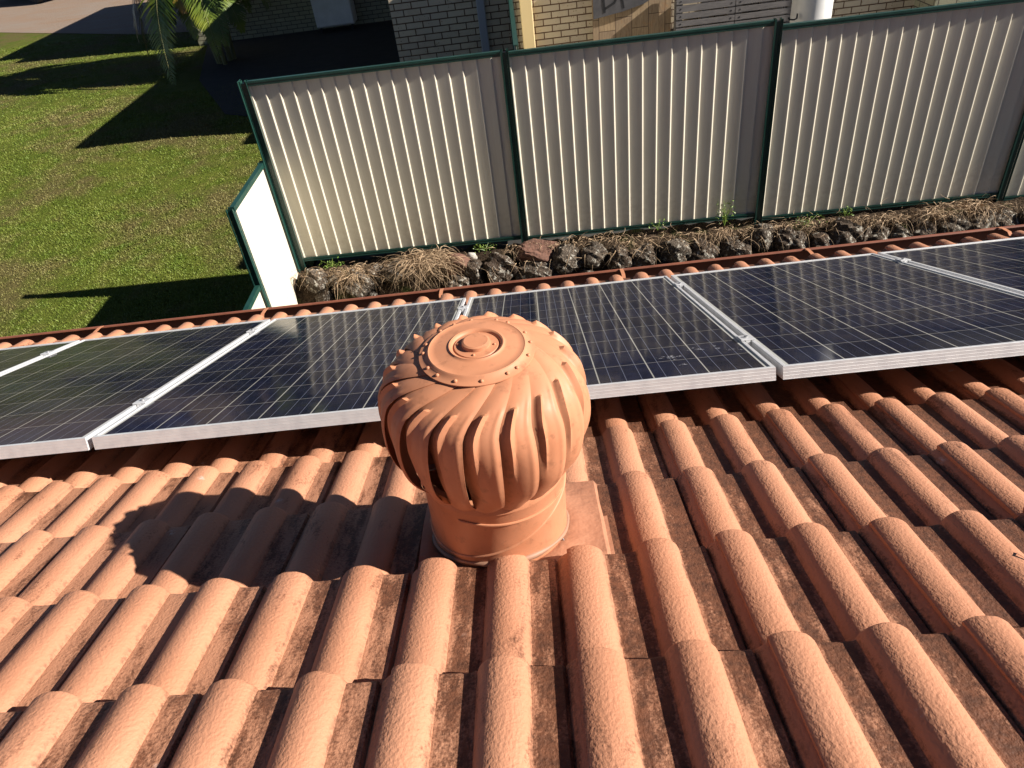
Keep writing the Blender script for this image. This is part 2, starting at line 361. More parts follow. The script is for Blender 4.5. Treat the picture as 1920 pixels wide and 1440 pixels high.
M_rockwhite = mat('pale stone', rough=0.9, build=lambda n, b: n.put(b.inputs['Base Color'], n.mix(n.ramp(n.noise(n.obj(), 30, 5, .7), 0.35, 0.7), (0.55, 0.52, 0.46), (0.25, 0.22, 0.18))))
M_straw = mat('dry stems', rough=0.8, build=lambda n, b: n.put(b.inputs['Base Color'], n.mix(n.ramp(n.noise(n.obj(), 45, 3), 0.35, 0.7), (0.46, 0.33, 0.20), (0.24, 0.15, 0.085))))
M_leaf = mat('weed leaf', rough=0.5, build=lambda n, b: n.put(b.inputs['Base Color'], n.mix(n.ramp(n.noise(n.obj(), 40, 3), 0.35, 0.7), (0.10, 0.20, 0.03), (0.24, 0.30, 0.05))))
M_frond = mat('palm leaflets', rough=0.45, build=lambda n, b: n.put(b.inputs['Base Color'], n.mix(n.ramp(n.noise(n.obj(), 1.6, 3), 0.42, 0.62), (0.060, 0.105, 0.008), (0.16, 0.185, 0.014))))
M_frondtip = mat('yellowing palm leaflets', rough=0.5, build=lambda n, b: n.put(b.inputs['Base Color'], n.mix(n.ramp(n.noise(n.obj(), 6, 3), 0.42, 0.62), (0.30, 0.15, 0.03), (0.20, 0.17, 0.025))))
M_palmstem = mat('palm stem', (0.17, 0.16, 0.06), 0.6)
M_carpaint = mat('blue car paint', (0.02, 0.05, 0.22), 0.2, 0.3)
M_tyre = mat('tyre rubber', (0.02, 0.02, 0.02), 0.8)
M_glass = mat('car window glass', (0.01, 0.012, 0.015), 0.05)
M_drop = mat('dried bird dropping', rough=0.8, build=lambda n, b: (n.put(b.inputs['Base Color'], (0.34, 0.34, 0.36)), n.put(b.inputs['Alpha'], n.ramp(n.noise(n.obj(), 160, 4, 0.7), 0.42, 0.62, 0.0, 0.8))))
M_seal = mat('grey brown sealant', (0.30, 0.16, 0.10), 0.6)
M_twig = mat('dark twig', (0.03, 0.02, 0.015), 0.9)
M_paletwig = mat('pale grass stem', (0.32, 0.22, 0.15), 0.8)

# ------------------------------------------------------------------ ground
def ground_z(x, y):
    """lawn height"""
    x = np.asarray(x, float); y = np.asarray(y, float)
    return -2.37 + 0.37 * np.clip((y - 5.8) / 4.7, 0, 1) - 0.10 * np.clip((5.0 - y) / 2.5, 0, 1)
def sheet(name, x0, x1, y0, y1, nx, ny, mt, dz=0.0, amp=0.0, mask=None):
    xs = np.linspace(x0, x1, nx); ys = np.linspace(y0, y1, ny); X, Y = np.meshgrid(xs, ys)
    Z = ground_z(X, Y) + dz
    if amp: Z = Z + amp * (np.sin(X * 2.1 + Y) * np.sin(Y * 1.7 - X * 0.6))
    mb = MB(); mb.grid(np.stack([X, Y, Z], 2)); return mb.obj(name, mt, smooth=180)
# yard at the foot of the house on this side of the rock wall
mb = MB(); mb.grid([[(-60, -30, -3.35), (60, -30, -3.35)], [(-60, 1.5, -3.35), (60, 1.5, -3.35)], [(-3.17, 1.5, -3.35), (60, 1.5, -3.35)]])
tag(mb.obj('ground', M_soil), kind='structure')
mb = MB(); mb.grid([[(-3.17, 1.5, -3.35), (60, 1.5, -3.35)], [(-3.17, 4.75, -3.1), (60, 3.9, -3.1)]])
tag(mb.obj('side_path', M_soil), kind='structure')
tag(sheet('lawn', -60, -3.185, 1.5, 26, 130, 90, M_lawn), kind='structure')
# gravel drive beyond the lawn: its near edge runs slightly askew
mb = MB(); mb.grid([[(-60, 41.0, -1.996), (-16.1, 22.8, -1.99), (-10.3, 19.4, -1.99), (-3.185, 17.0, -1.99), (60, 17.0, -1.99)], [(-60, 120, -1.996), (-30, 120, -1.99), (-10, 120, -1.99), (0, 120, -1.99), (60, 120, -1.99)]])
tag(mb.obj('gravel_drive', M_gravel), kind='structure')
mb = MB(); mb.grid([[(-60, 26, -2.0), (60, 26, -2.0)], [(-60, 400, -2.0), (60, 400, -2.0)]]); tag(mb.obj('far_ground', M_lawn), kind='structure')
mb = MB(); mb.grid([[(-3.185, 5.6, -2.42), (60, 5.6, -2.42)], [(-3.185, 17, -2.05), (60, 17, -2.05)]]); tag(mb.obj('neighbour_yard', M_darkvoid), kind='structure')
# carport ground painted near-black for its shade, left of the brick corner
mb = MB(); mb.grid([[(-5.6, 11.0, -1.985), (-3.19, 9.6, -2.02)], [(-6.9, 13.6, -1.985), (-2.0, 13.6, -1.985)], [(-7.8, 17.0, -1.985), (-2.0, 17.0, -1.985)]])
tag(mb.obj('carport_shade_ground', M_darkvoid), kind='structure')

# grass blades standing on the lawn
def make_grass():
    pts = []
    def scat(n, x0, x1, y0, y1):
        a = rng.random((n, 2)); return np.stack([x0 + a[:, 0] * (x1 - x0), y0 + a[:, 1] * (y1 - y0)], 1)
    pts.append(scat(95000, -8.6, -3.2, 4.2, 8.0)); pts.append(scat(95000, -11.5, -3.2, 8.0, 13.0)); pts.append(scat(50000, -17, -7.6, 13.0, 20.0))
    P = np.concatenate(pts)
    # clumpy
    f = np.sin(P[:, 0] * 5.1 + np.sin(P[:, 1] * 3.3) * 2) * np.sin(P[:, 1] * 4.7 + np.sin(P[:, 0] * 2.9) * 2)
    P = P[rng.random(len(P)) < 0.62 + 0.38 * f]
    n = len(P); z = ground_z(P[:, 0], P[:, 1]); far = np.clip((P[:, 1] - 4) / 14, 0, 1)
    an = rng.random(n) * 2 * math.pi; ln = rng.random(n) ** 0.5
    h = (0.008 + 0.016 * rng.random(n)) * (1 + far * 0.1); wd = (0.0035 + 0.0045 * rng.random(n)) * (1 + 0.9 * far)
    d = np.stack([np.cos(an), np.sin(an)], 1); t = rng.random(n) * 2 * math.pi
    le = 0.026 * ln
    v = np.zeros((n, 3, 3)); w2 = np.stack([-d[:, 1], d[:, 0]], 1) * wd[:, None]
    v[:, 0, :2] = P - w2; v[:, 1, :2] = P + w2; v[:, 0, 2] = v[:, 1, 2] = z - 0.003
    v[:, 2, :2] = P + d * le[:, None]; v[:, 2, 2] = z + h
    o = fast_mesh('grass', v.reshape(-1, 3), np.arange(n * 3).reshape(-1, 3), M_blade)
    tag(o, 'short mown green grass of the sloping lawn left of the cream fence', 'grass', kind='stuff')
make_grass()

# ------------------------------------------------------------------ tiled roof of this house
U0, V0, PIT, GA = -0.62166, -0.99587, 0.15, 0.31800
HR = 0.027           # height of a roll above the pan
STEP = 0.034         # a nose stands this far above the tile below
EAVE_R = 10.88
def roll(x, a, H): return -H + H * np.power(np.clip(1 - np.abs(x / a) ** 2.1, 0, 1), 0.62)
def tile_profile():
    """cross-section of one tile: seam roll, pan, smooth roll, pan, under-lap; returns x, n"""
    X = []; N = []
    a1, a2 = 0.044, 0.042
    xs = np.array([-0.030, -0.026, -0.020, -0.012, -0.004, 0.005, 0.014, 0.023, 0.030, 0.036, 0.041, 0.045, 0.050])
    X += list(xs); N += list(roll(xs, a1, HR))
    X += [0.060, 0.080, 0.098]; N += [-HR - 0.0012, -HR - 0.002, -HR - 0.001]
    xs = np.array([-0.046, -0.043, -0.039, -0.033, -0.024, -0.014, -0.004, 0.006, 0.016, 0.025, 0.033, 0.039, 0.043, 0.047]) 
    X += list(xs + PIT); N += list(roll(xs, a2, HR))
    X += [0.207, 0.228, 0.244]; N += [-HR - 0.0012, -HR - 0.002, -HR - 0.001]
    xs = np.array([-0.051, -0.048, -0.043, -0.036, -0.029, -0.022])
    X += list(xs + 2 * PIT); N += list(roll(xs, 0.052, HR) - 0.012)
    return np.array(X), np.array(N)
PX, PN = tile_profile()
def build_tiles():
    V = []; F = []; nv = 0
    lr = np.random.default_rng(3)
    for r in range(-4, 12):
        tip = V0 + (r if r <= 10 else EAVE_R) * GA
        head = V0 + (r - 1) * GA - 0.03
        for k in range(-17, 19):
            c = 2 * k; xs, ns = PX.copy(), PN.copy()
            if r == 2 and k == -1: continue             # the ventilator flashing lies here
            if r == 2 and k == 0:
                sel = xs > 0.055; xs, ns = xs[sel], ns[sel]
            du, dv, dn, tw = lr.normal(0, 0.0010), lr.normal(0, 0.0022), lr.normal(0, 0.0011), lr.normal(0, 0.0022)
            L = tip - head
            rows = [(head, -STEP * L / GA), (head + L * 0.5, -STEP * L / GA * 0.5), (tip - 0.008, -0.0010), (tip - 0.002, -0.0026), (tip, -0.0062), (tip - 0.001, -0.038)]
            P = np.zeros((len(rows), len(xs), 3))
            for i, (vv, nn) in enumerate(rows):
                P[i, :, 0] = U0 + c * PIT + xs + du + tw * (vv - tip); P[i, :, 1] = vv + dv + (lr.normal(0, 0.0006, len(xs)) if i > 2 else 0)
                P[i, :, 2] = ns + nn + dn
            m_, q = P.shape[:2]; V.append(P.reshape(-1, 3))
            F += [(nv + i * q + j, nv + i * q + j + 1, nv + (i + 1) * q + j + 1, nv + (i + 1) * q + j) for i in range(m_ - 1) for j in range(q - 1)]
            nv += m_ * q
            # left edge of the seam roll: a thin lip
            if len(xs) == len(PX):
                q2 = np.zeros((5, 2, 3)); q2[:, 0] = P[:5, 0]; q2[:, 1] = P[:5, 0] + np.array([0.0015, 0, -0.016]); V.append(q2.reshape(-1, 3))
                F += [(nv + i * 2 + 1, nv + i * 2, nv + (i + 1) * 2, nv + (i + 1) * 2 + 1) for i in range(4)]; nv += 10
    return np.concatenate(V), F
roof = empty('tiled_roof', mw=ROOF)
tag(roof, 'terracotta painted concrete tile roof slope filling the foreground', 'roof')
V, F = build_tiles()
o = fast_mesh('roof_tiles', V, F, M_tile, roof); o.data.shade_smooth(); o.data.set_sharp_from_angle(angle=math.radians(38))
# boarding below the tiles, walls of the house, ridge behind the camera
mb = MB(); mb.grid([[(-5.6, -2.5, -0.10), (4.9, -2.5, -0.10)], [(-5.6, 2.44, -0.10), (4.9, 2.44, -0.10)]]); mb.obj('underlay', M_soil, roof)
# gutter along the eave
g = MB(); GX0, GX1 = -5.7, 5.0
prof = [(2.300, -0.925), (2.300, -1.02), (2.440, -1.02), (2.452, -0.985), (2.452, -0.915), (2.447, -0.905), (2.436, -0.905), (2.431, -0.912), (2.434, -0.920), (2.440, -0.922)]
inv = ROOF.inverted()
rows = [[tuple(inv @ Vector((x, y + 0.0, z))) for x in np.linspace(GX0, GX1, 12)] for (y, z) in prof]
g.grid(np.array(rows))
gut = g.obj('gutter', M_gutter, roof)
g = MB(); g.grid([[tuple(inv @ Vector((x, y, z))) for x in (GX0, GX1)] for y, z in ((2.305, -1.005), (2.436, -1.005))]); g.obj('gutter_silt', M_dirtgutter, gut)
for gx in (-3.50, -2.40, -1.26, -0.12, 1.03, 2.2):
    g = MB(); pts = [(gx, 2.30, -0.905), (gx, 2.34, -0.885), (gx, 2.40, -0.892), (gx, 2.438, -0.902)]
    for a, bq in zip(pts[:-1], pts[1:]):
        a = Vector(a); bq = Vector(bq)
        g.add([tuple(inv @ (a + Vector((dx, 0, dz)))) for dx in (-0.011, 0.011) for dz in (-0.001, 0.001)] + [tuple(inv @ (bq + Vector((dx, 0, dz)))) for dx in (-0.011, 0.011) for dz in (-0.001, 0.001)],
              [(0, 1, 5, 4), (2, 6, 7, 3), (0, 4, 6, 2), (1, 3, 7, 5)])
    g.obj('gutter_strap', M_vent, gut)
# fascia and wall of this house below the eave (its parts stay with the roof)
g = MB()
def wbox(mbx, x0, x1, y0, y1, z0, z1):
    v = [tuple(inv @ Vector((x, y, z))) for x in (x0, x1) for y in (y0, y1) for z in (z0, z1)]
    mbx.add(v, [(0, 1, 3, 2), (4, 6, 7, 5), (0, 4, 5, 1), (2, 3, 7, 6), (0, 2, 6, 4), (1, 5, 7, 3)])
wbox(g, -5.55, 4.85, 2.27, 2.296, -1.10, -0.93); g.obj('fascia', M_gutter, roof)
g = MB(); wbox(g, -5.2, 4.5, -6.5, 1.75, -3.4, -1.05); g.obj('house_wall', M_brick, roof)

# ------------------------------------------------------------------ solar panels
HP = 0.1067
def solar_panel(k, label, dn=0.0):
    x0 = k * 1.01 + 0.010; wd, ln, th, lip = 0.990, 1.637, 0.040, 0.012
    root = empty('solar_panel', mw=ROOF @ Matrix.Translation((x0, 0, HP + dn - th)))
    tag(root, label, 'solar panel', 'solar panels in a row along the lower roof')
    f = MB()
    # mitred frame: outer wall, top lip, inner drop
    def ring(o, z, q=0.0): return [(o + q, o + q, z), (wd - o - q, o + q, z), (wd - o - q, ln - o - q, z), (o + q, ln - o - q, z)]
    R = [ring(0.0, 0), ring(0.0, th - 0.001), ring(0.001, th), ring(lip - 0.001, th), ring(lip, th - 0.0045), ring(lip, th - 0.012)]
    n = len(R); f.add([p for r in R for p in r], [(i * 4 + j, i * 4 + (j + 1) % 4, (i + 1) * 4 + (j + 1) % 4, (i + 1) * 4 + j) for i in range(n - 1) for j in range(4)])
    f.add(ring(0.0, 0) + ring(0.028, 0) , [(j, (j + 1) % 4, 4 + (j + 1) % 4, 4 + j)[::-1] for j in range(4)])
    f.obj('frame', M_alu, root)
    c = MB(); c.add([(0, 0, 0), (wd - 2 * lip, 0, 0), (wd - 2 * lip, ln - 2 * lip, 0), (0, ln - 2 * lip, 0)], [(0, 1, 2, 3)])
    c.obj('glass', M_cells, root, loc=(lip, lip, th - 0.004))
    c = MB(); c.add([(0.013, 0.013, th - 0.012), (wd - .013, 0.013, th - 0.012), (wd - .013, ln - .013, th - 0.012), (0.013, ln - .013, th - 0.012)], [(0, 3, 2, 1)])
    c.obj('backsheet', M_white, root)
    return root
PL = {-4: 'solar panel cut off by the left edge of the picture, only its right corner visible',
      -3: 'second solar panel from the left, dark greenish glass, ending at the left edge',
      -2: 'solar panel directly left of and behind the turbine ventilator',
      -1: 'solar panel directly behind and right of the turbine ventilator, with bird dropping smears',
      0: 'large bluish solar panel right of the ventilator, whole near edge lit silver',
      1: 'solar panel cut off by the right edge, beyond the last silver gap'}
for k, lb in PL.items(): solar_panel(k, lb)
def splat(parent, x, y, z, r, seed):
    lr_ = np.random.default_rng(seed); q = MB()
    for i in range(11):
        cx, cy, rr = x + lr_.normal(0, r * .9), y + lr_.normal(0, r * .45), r * lr_.uniform(.12, .42); k_ = 11; a_ = lr_.uniform(0, 6.28)
        pts = [(cx + rr * math.cos(a_ + 2 * math.pi * j / k_) * lr_.uniform(.6, 1.2), cy + rr * .7 * math.sin(a_ + 2 * math.pi * j / k_) * lr_.uniform(.6, 1.2), z + i * 0.00005) for j in range(k_)]
        q.add(pts, [tuple(range(k_))])
    q.obj('dropping', M_drop, parent)
for ob in list(bpy.data.objects):
    if ob.name.startswith('solar_panel') and 'smears' in ob['label']:
        for i_, (u_, v_, r_) in enumerate(((-0.150, 0.275, .026), (-0.262, 0.215, .024), (-0.068, 0.235, .012), (-0.035, 0.225, .009), (-0.245, 0.125, .011))): splat(ob, u_ + 1.00, v_, 0.0372, r_, 60 + i_)
for vv, lb in ((0.325, 'aluminium mounting rail under the near half of the solar panels'), (1.365, 'aluminium mounting rail under the far half of the solar panels')):
    rt = empty('mounting_rail', mw=ROOF @ Matrix.Translation((0, vv, 0)))
    tag(rt, lb, 'rail', 'rails carrying the solar panels')
    b_ = MB(); b_.box((-0.98, 0, HP - 0.040 - 0.022), (6.2, 0.04, 0.042)); b_.obj('rail_bar', M_rail, rt)
    for i in range(-3, 2):
        c = MB(); x = i * 1.01
        c.box((x, 0, HP + 0.0035), (0.046, 0.055, 0.005), bev=0.0012)
        c.box((x, -0.028, HP - 0.010), (0.014, 0.003, 0.022))
        c.box((x, 0.028, HP - 0.010), (0.014, 0.003, 0.022))
        cl = c.obj('mid_clamp', M_alu, rt)
        c = MB(); c.lathe([(0.0065, 0), (0.0065, 0.005), (0.003, 0.005), (0.003, 0.002), (0, 0.002)], (x, 0, HP + 0.006), 12); c.obj('bolt', M_rail, cl)

# ------------------------------------------------------------------ turbine roof ventilator
VX, VY = -0.790, -0.507
vent = empty('roof_ventilator', (VX, VY, 0.157))
vent.rotation_euler = (math.radians(-0.4), math.radians(1.6), 0)
tag(vent, 'round terracotta coloured turbine roof ventilator with curved vanes standing on the tiles', 'ventilator')
Z0 = 0.16
def vobj(mb_, name, mt, parent=vent, smooth=35):
    o_ = mb_.obj(name, mt, parent, smooth); return o_
t = MB(); RT = 0.1465
t.lathe([(RT, -0.075), (RT, 0.06), (RT, 0.200), (RT + 0.003, 0.205), (RT + 0.003, 0.216), (RT, 0.220), (RT - 0.004, 0.225), (RT - 0.006, 0.225), (RT - 0.006, -0.05)], n=96)
thr = vobj(t, 'throat', M_vent)
t = MB(); ring = []       # oblique swivel joint: a rolled bead around the tube
for j in range(97):
    a = 2 * math.pi * j / 96; x, y = math.cos(a), math.sin(a); ring.append((x * (RT + 0.0005), y * (RT + 0.0005), 0.112 + 0.052 * x + 0.018 * y))
t.tube(ring, 0.0032, 6, caps=False); vobj(t, 'swivel_joint', M_vent, thr, 60)
t = MB(); ring = []
for j in range(30):
    a = math.radians(-118 + j * 3.4); x, y = math.cos(a), math.sin(a); ring.append((x * (RT + 0.0008), y * (RT + 0.0008), 0.176 - 0.010 * x))
t.tube(ring, [0.0006] + [0.003] * 28 + [0.0006], 6); vobj(t, 'bead', M_vent, thr, 60)
# small clip and screw at the right foot
t = MB(); a = math.radians(-28)
t.tube([((RT + .002) * math.cos(a), (RT + .002) * math.sin(a), 0.035), ((RT + .006) * math.cos(a), (RT + .006) * math.sin(a), 0.028), ((RT + .004) * math.cos(a - .05), (RT + .004) * math.sin(a - .05), 0.022)], 0.002, 6)
vobj(t, 'clip', M_rail, thr)
# lower ring of the turbine
t = MB(); t.lathe([(0.1505, 0.206), (0.1525, 0.208), (0.1525, 0.232), (0.1500, 0.236), (0.1400, 0.237), (0.1400, 0.226), (0.1500, 0.222)], n=96); vobj(t, 'lower_ring', M_vent)
# inner shaft and bearing spokes glimpsed through the slits
t = MB(); t.tube([(0, 0, 0.18), (0, 0, 0.46)], 0.007, 8)
for a in (0.3, 1.35, 2.4): t.box((0, 0, 0.236), (0.27, 0.014, 0.004), rz=a)
vobj(t, 'shaft', M_rail)
# top plate with pressed rings
t = MB()
pr_ = [(0.0, 0.507), (0.022, 0.5068), (0.0255, 0.505), (0.0265, 0.4985), (0.030, 0.4975), (0.040, 0.4972), (0.0415, 0.4950), (0.0435, 0.4950), (0.0455, 0.4990), (0.0500, 0.5002), (0.0525, 0.4975), (0.056, 0.4968),
       (0.075, 0.4945), (0.086, 0.4925), (0.0885, 0.4940), (0.0915, 0.4925), (0.094, 0.4890), (0.102, 0.4860), (0.1065, 0.4845), (0.1065, 0.4825), (0.102, 0.4835)]
t.lathe(pr_[1:], n=96); t.lathe([(0.0001, 0.507), (0.022, 0.5068)], n=96)
cap = vobj(t, 'top_plate', M_vent, smooth=50)
def rivet(mbx, x, y, z, r=0.0036, nrm=None):
    R = Matrix.Identity(3) if nrm is None else Vector(nrm).to_track_quat('Z', 'Y').to_matrix()
    pr0 = [(r, -0.001), (r, 0.0006), (r * 0.8, r * 0.55), (r * 0.4, r * 0.8), (0.0002, r * 0.86)]
    mbx.lathe(pr0, (x, y, z), 10, tilt=R)
for j in range(16):
    a = 2 * math.pi * (j + 0.3) / 16 + random.uniform(-.12, .12); t = MB(); rivet(t, 0.0985 * math.cos(a), 0.0985 * math.sin(a), 0.4876, 0.0038); vobj(t, 'rivet', M_vent, cap)
for j in range(4):
    a = math.pi / 2 * j + 1.45; t = MB(); rivet(t, 0.0335 * math.cos(a), 0.0335 * math.sin(a), 0.4976, 0.003); vobj(t, 'rivet', M_vent, cap)
# vanes
NV = 19
def sm(x, xp, fp): return float(np.mean([np.interp(x + o_, xp, fp) for o_ in np.linspace(-0.055, 0.055, 9)]))
def vane(k):
    ph = 2 * math.pi * k / NV
    S = np.array([0, 0.03, 0.07, 0.11, 0.14, 0.158, 0.168, 0.19, 0.22, 0.26, 0.30, 0.34, 0.38, 0.42, 0.46, 0.50, 0.55, 0.60, 0.65, 0.70, 0.75, 0.80, 0.85, 0.90, 0.95, 1.0]); Wn = 27
    Wv = np.linspace(0, 1, Wn)
    lr = np.random.default_rng(100 + k); dent = lr.random(3)
    P = np.zeros((len(S), Wn, 3))
    for i, s_ in enumerate(S):
        # meridian of the head: rim of the plate -> bulge -> lower ring
        th_ = s_ * 2.22
        kx = [0, 0.10, 0.20, 0.32, 0.45, 0.60, 0.75, 0.88, 1.0]
        r0 = (sm if 0.06 < s_ < 0.94 else np.interp)(s_, kx, [0.090, 0.133, 0.168, 0.190, 0.2000, 0.2010, 0.1920, 0.175, 0.1525])
        z0 = (sm if 0.06 < s_ < 0.94 else np.interp)(s_, kx, [0.4830, 0.4700, 0.4480, 0.4190, 0.3820, 0.3320, 0.2860, 0.2530, 0.2260])
        tw = -0.62 * (1 - (1 - min(s_ / 0.34, 1)) ** 2.4) + 0.02 * max(0, (s_ - 0.45) / 0.55) ** 1.5
        wa = 2 * math.pi / NV * np.interp(s_, [0, .15, .35, .7, 1], [1.25, 1.30, 1.30, 1.18, 1.05])
        tuck = (sm if s_ > 0.055 and s_ < 0.94 else np.interp)(s_, [0, 0.12, 0.30, 0.55, 0.82, 0.95, 1], [0.0, 0.004, 0.020, 0.036, 0.028, 0.006, 0.0])
        for j, wv in enumerate(Wv):
            # w=1: outer edge on the counter-clockwise side, w=0 tucked behind the next vane
            a = ph + tw + (wv - 0.5) * wa
            bow = math.sin(wv * math.pi) * 0.006 * math.sin(min(1, s_ / .3) * math.pi / 2)
            dr = -tuck * (1 - wv) ** 1.25 + bow
            hw_ = np.interp(s_, [0.16, 0.7], [0.13, 0.03]); rib = 0.0095 * max(0.0, 1 - abs(wv - 0.46) / hw_) * np.interp(s_, [0, .160, .168, .30, .68, 1], [0, 0, 1, .8, 0, 0])
            rib2 = 0.0016 * math.exp(-(abs(wv - 0.88) / 0.06) ** 2.4) * np.interp(s_, [0, .15, .17, .5, .93, 1], [0, 0, 1, 1, .4, 0])
            dn_ = dr + rib + rib2 + 0.0018 * math.sin(9 * s_ + 6 * dent[0]) * math.sin(3 * wv + 5 * dent[1])
            # displace along the meridian normal
            e = 1e-3; nr = math.cos(max(0, 1 - s_ / 0.45) * 1.25 - max(0, s_ - .6) * 1.2); nz = math.sin(max(0, 1 - s_ / 0.45) * 1.25 - max(0, s_ - .6) * 1.2)
            rr = r0 + dn_ * nr; zz = z0 + dn_ * nz + (wv * 0.0016)
            P[i, j] = (rr * math.cos(a), rr * math.sin(a), zz)
    mbv = MB(); mbv.grid(P); ov = mbv.obj('vane', M_vent, vent, 30)
    so = ov.modifiers.new('thickness', 'SOLIDIFY'); so.thickness = 0.0012; so.offset = 0; es = ov.modifiers.new('edges', 'EDGE_SPLIT'); es.split_angle = math.radians(30)
    # rivet of the vane at the lower ring
    a = ph - 0.60; tr = MB(); rivet(tr, 0.1545 * math.cos(a), 0.1545 * math.sin(a), 0.228, 0.0036, (math.cos(a), math.sin(a), 0.1)); vobj(tr, 'rivet', M_vent, ov)
for k in range(NV): vane(k)
# flashing: a pressed sheet between two tile courses
f = MB(); ux = np.linspace(U0 - 2 * PIT - 0.036, U0 + 0.070, 49); vy = np.linspace(V0 + GA - 0.03, V0 + 2 * GA + 0.014, 33)
P = np.zeros((len(vy), len(ux), 3))
for i, v_ in enumerate(vy):
    tt = i / (len(vy) - 1)
    for j, u_ in enumerate(ux):
        s_ = j / (len(ux) - 1); nz = -0.046 + 0.032 * tt
        nz += 0.012 * max(0, 1 - s_ / 0.09) + 0.0015 * math.sin(9 * s_ + 3 * tt) + (-0.012 if s_ > 0.97 else 0)
        if i == len(vy) - 1: nz -= 0.012
        dx_, dy_ = u_ - VX, v_ + 0.545; rr_ = math.hypot(dx_, dy_); nz += 0.006 * math.exp(-((rr_ - 0.165) / 0.03) ** 2) + 0.0022 * math.sin(31 * u_ + 13 * v_) * math.sin(23 * v_ + 2)
        P[i, j] = (u_ - 0.012 * tt * (1 if j == 0 else 0), v_ + 0.004 * math.sin(5 * s_), nz)
f.grid(P)
fo = f.obj('flashing', M_flash, vent, 50); fo.matrix_parent_inverse = (Matrix.Translation((VX, VY, 0.157)) @ vent.rotation_euler.to_matrix().to_4x4()).inverted() ; fo.matrix_basis = ROOF
so = fo.modifiers.new('thickness', 'SOLIDIFY'); so.thickness = 0.002; es = fo.modifiers.new('edges', 'EDGE_SPLIT'); es.split_angle = math.radians(50)

t = MB(); ring = []; rad = []
for j in range(61):
    a = 2 * math.pi * j / 60; p_ = inv @ Vector((VX + (RT + .001) * math.cos(a), VY + (RT + .001) * math.sin(a), 0)); q_ = ROOF @ Vector((p_.x, (VY + (RT + .001) * math.sin(a)) / math.cos(TH) - 0.030 * math.tan(TH), -0.030))
    ring.append((VX + (RT + .001) * math.cos(a), VY + (RT + .001) * math.sin(a), q_.z)); rad.append(0.0055 + 0.0022 * math.sin(a * 7) * math.sin(a * 3 + 1))
t.tube(ring, rad, 8, caps=False); se = t.obj('sealant', M_seal, vent, 60); se.matrix_parent_inverse = (Matrix.Translation((VX, VY, 0.157)) @ vent.rotation_euler.to_matrix().to_4x4()).inverted()

# ------------------------------------------------------------------ cream and green sheet fences
FA = math.radians(-1.38)
def fence(name, label, bays, z_of, direction, origin, sheets_pitch=0.13, post_first=True, post_last=True, H=1.83, bot_of=None, flip=1, post_h=None, cat='fence', start_phase=0.03):
    """sheet fence: local x along the fence, local -y the face seen from this roof"""
    root = empty(name, origin); root.rotation_euler = (0, 0, direction); tag(root, label, cat)
    x = 0.0; PWD, PD = 0.072, 0.050
    for i, L in enumerate(bays):
        zt = z_of[i]; zb = zt - H if bot_of is None else bot_of[i]
        # saw-tooth sheet
        xs = []; ys = []; q = x + PWD / 2 - 0.01; end = x + L - PWD / 2 + 0.01; ph = q - start_phase
        k = 0; px = q
        while px < end:
            a = q + start_phase + k * sheets_pitch
            for dx, dy in ((0.0, 0.0), (0.004, 0.0), (0.040, -0.0040), (0.052, -0.0051), (0.092, -0.0097), (0.112, -0.0122), (0.1155, -0.0125), (0.1180, -0.0117), (0.1262, -0.0012), (0.1280, 0.0)):
                px = a + dx - sheets_pitch
                if px <= q: continue
                if px >= end: break
                xs.append(px); ys.append(dy)
            k += 1
        xs = [q] + xs + [end]; ys = [ys[0]] + ys + [ys[-1]]
        zz = [zb + 0.02, zb + 0.6, zt - 0.6, zt - 0.02]
        s = MB(); s.grid([[(a, b_ * 1.0 + 0.010, z) for a, b_ in zip(xs, ys)] for z in zz[::-1]])
        sh = s.obj('sheet', M_cream, root, 25); so_ = sh.modifiers.new('thickness', 'SOLIDIFY'); so_.thickness = 0.0012; es = sh.modifiers.new('edges', 'EDGE_SPLIT'); es.split_angle = math.radians(25)
        for nm, zc in (('top_rail', zt - 0.022), ('bottom_rail', zb + 0.022)):
            r_ = MB(); cx = x + L / 2; ln_ = L - PWD - 0.004
            r_.box((cx, -0.0185, zc), (ln_, 0.0030, 0.044)); r_.box((cx, 0.0205, zc), (ln_, 0.003, 0.044))
            zf = zt - 0.0015 if nm == 'top_rail' else zb + 0.0015
            r_.box((cx, 0.001, zf), (ln_, 0.0358, 0.003))
            r_.box((cx, -0.0215, zc + 0.008), (ln_, 0.003, 0.010)); r_.box((cx, -0.0215, zc - 0.017), (ln_, 0.003, 0.008))
            r_.obj(nm, M_green, root)
        x += L
    # posts: two C sections back to back with an open dark middle
    x = 0.0; ends = [0.0]
    for L in bays: x += L; ends.append(x)
    for i, px in enumerate(ends):
        if i == 0 and not post_first: continue
        if i == len(ends) - 1 and not post_last: continue
        zt = max(z_of[max(i - 1, 0)], z_of[min(i, len(bays) - 1)]); zb = (min(bot_of) if bot_of else zt - H) - 0.10
        ht = zt + 0.006 - zb; zc = zb + ht / 2
        p_ = MB()
        p_.box((px, 0.0, zc - 0.01), (0.030, 0.044, ht - 0.02))
        for sx in (-1, 1):
            p_.box((px + sx * (PWD / 2 - 0.0085), -0.026, zc), (0.017, 0.003, ht)); p_.box((px + sx * (PWD / 2 - 0.0085), 0.026, zc), (0.017, 0.003, ht))
            p_.box((px + sx * (0.0170), 0.0, zc), (0.0025, 0.0480, ht)); p_.box((px + sx * (PWD / 2 - .0015), -0.0305, zc), (0.003, 0.006, ht))
        p_.obj('post', M_green, root)
    return root
fence('sheet_fence', 'long cream ribbed steel fence with dark green posts above the rock wall', [2.38, 2.38, 2.38, 2.38],
      [-0.200, -0.215, -0.262, -0.315], FA, (-3.113, 5.325, 0.0))
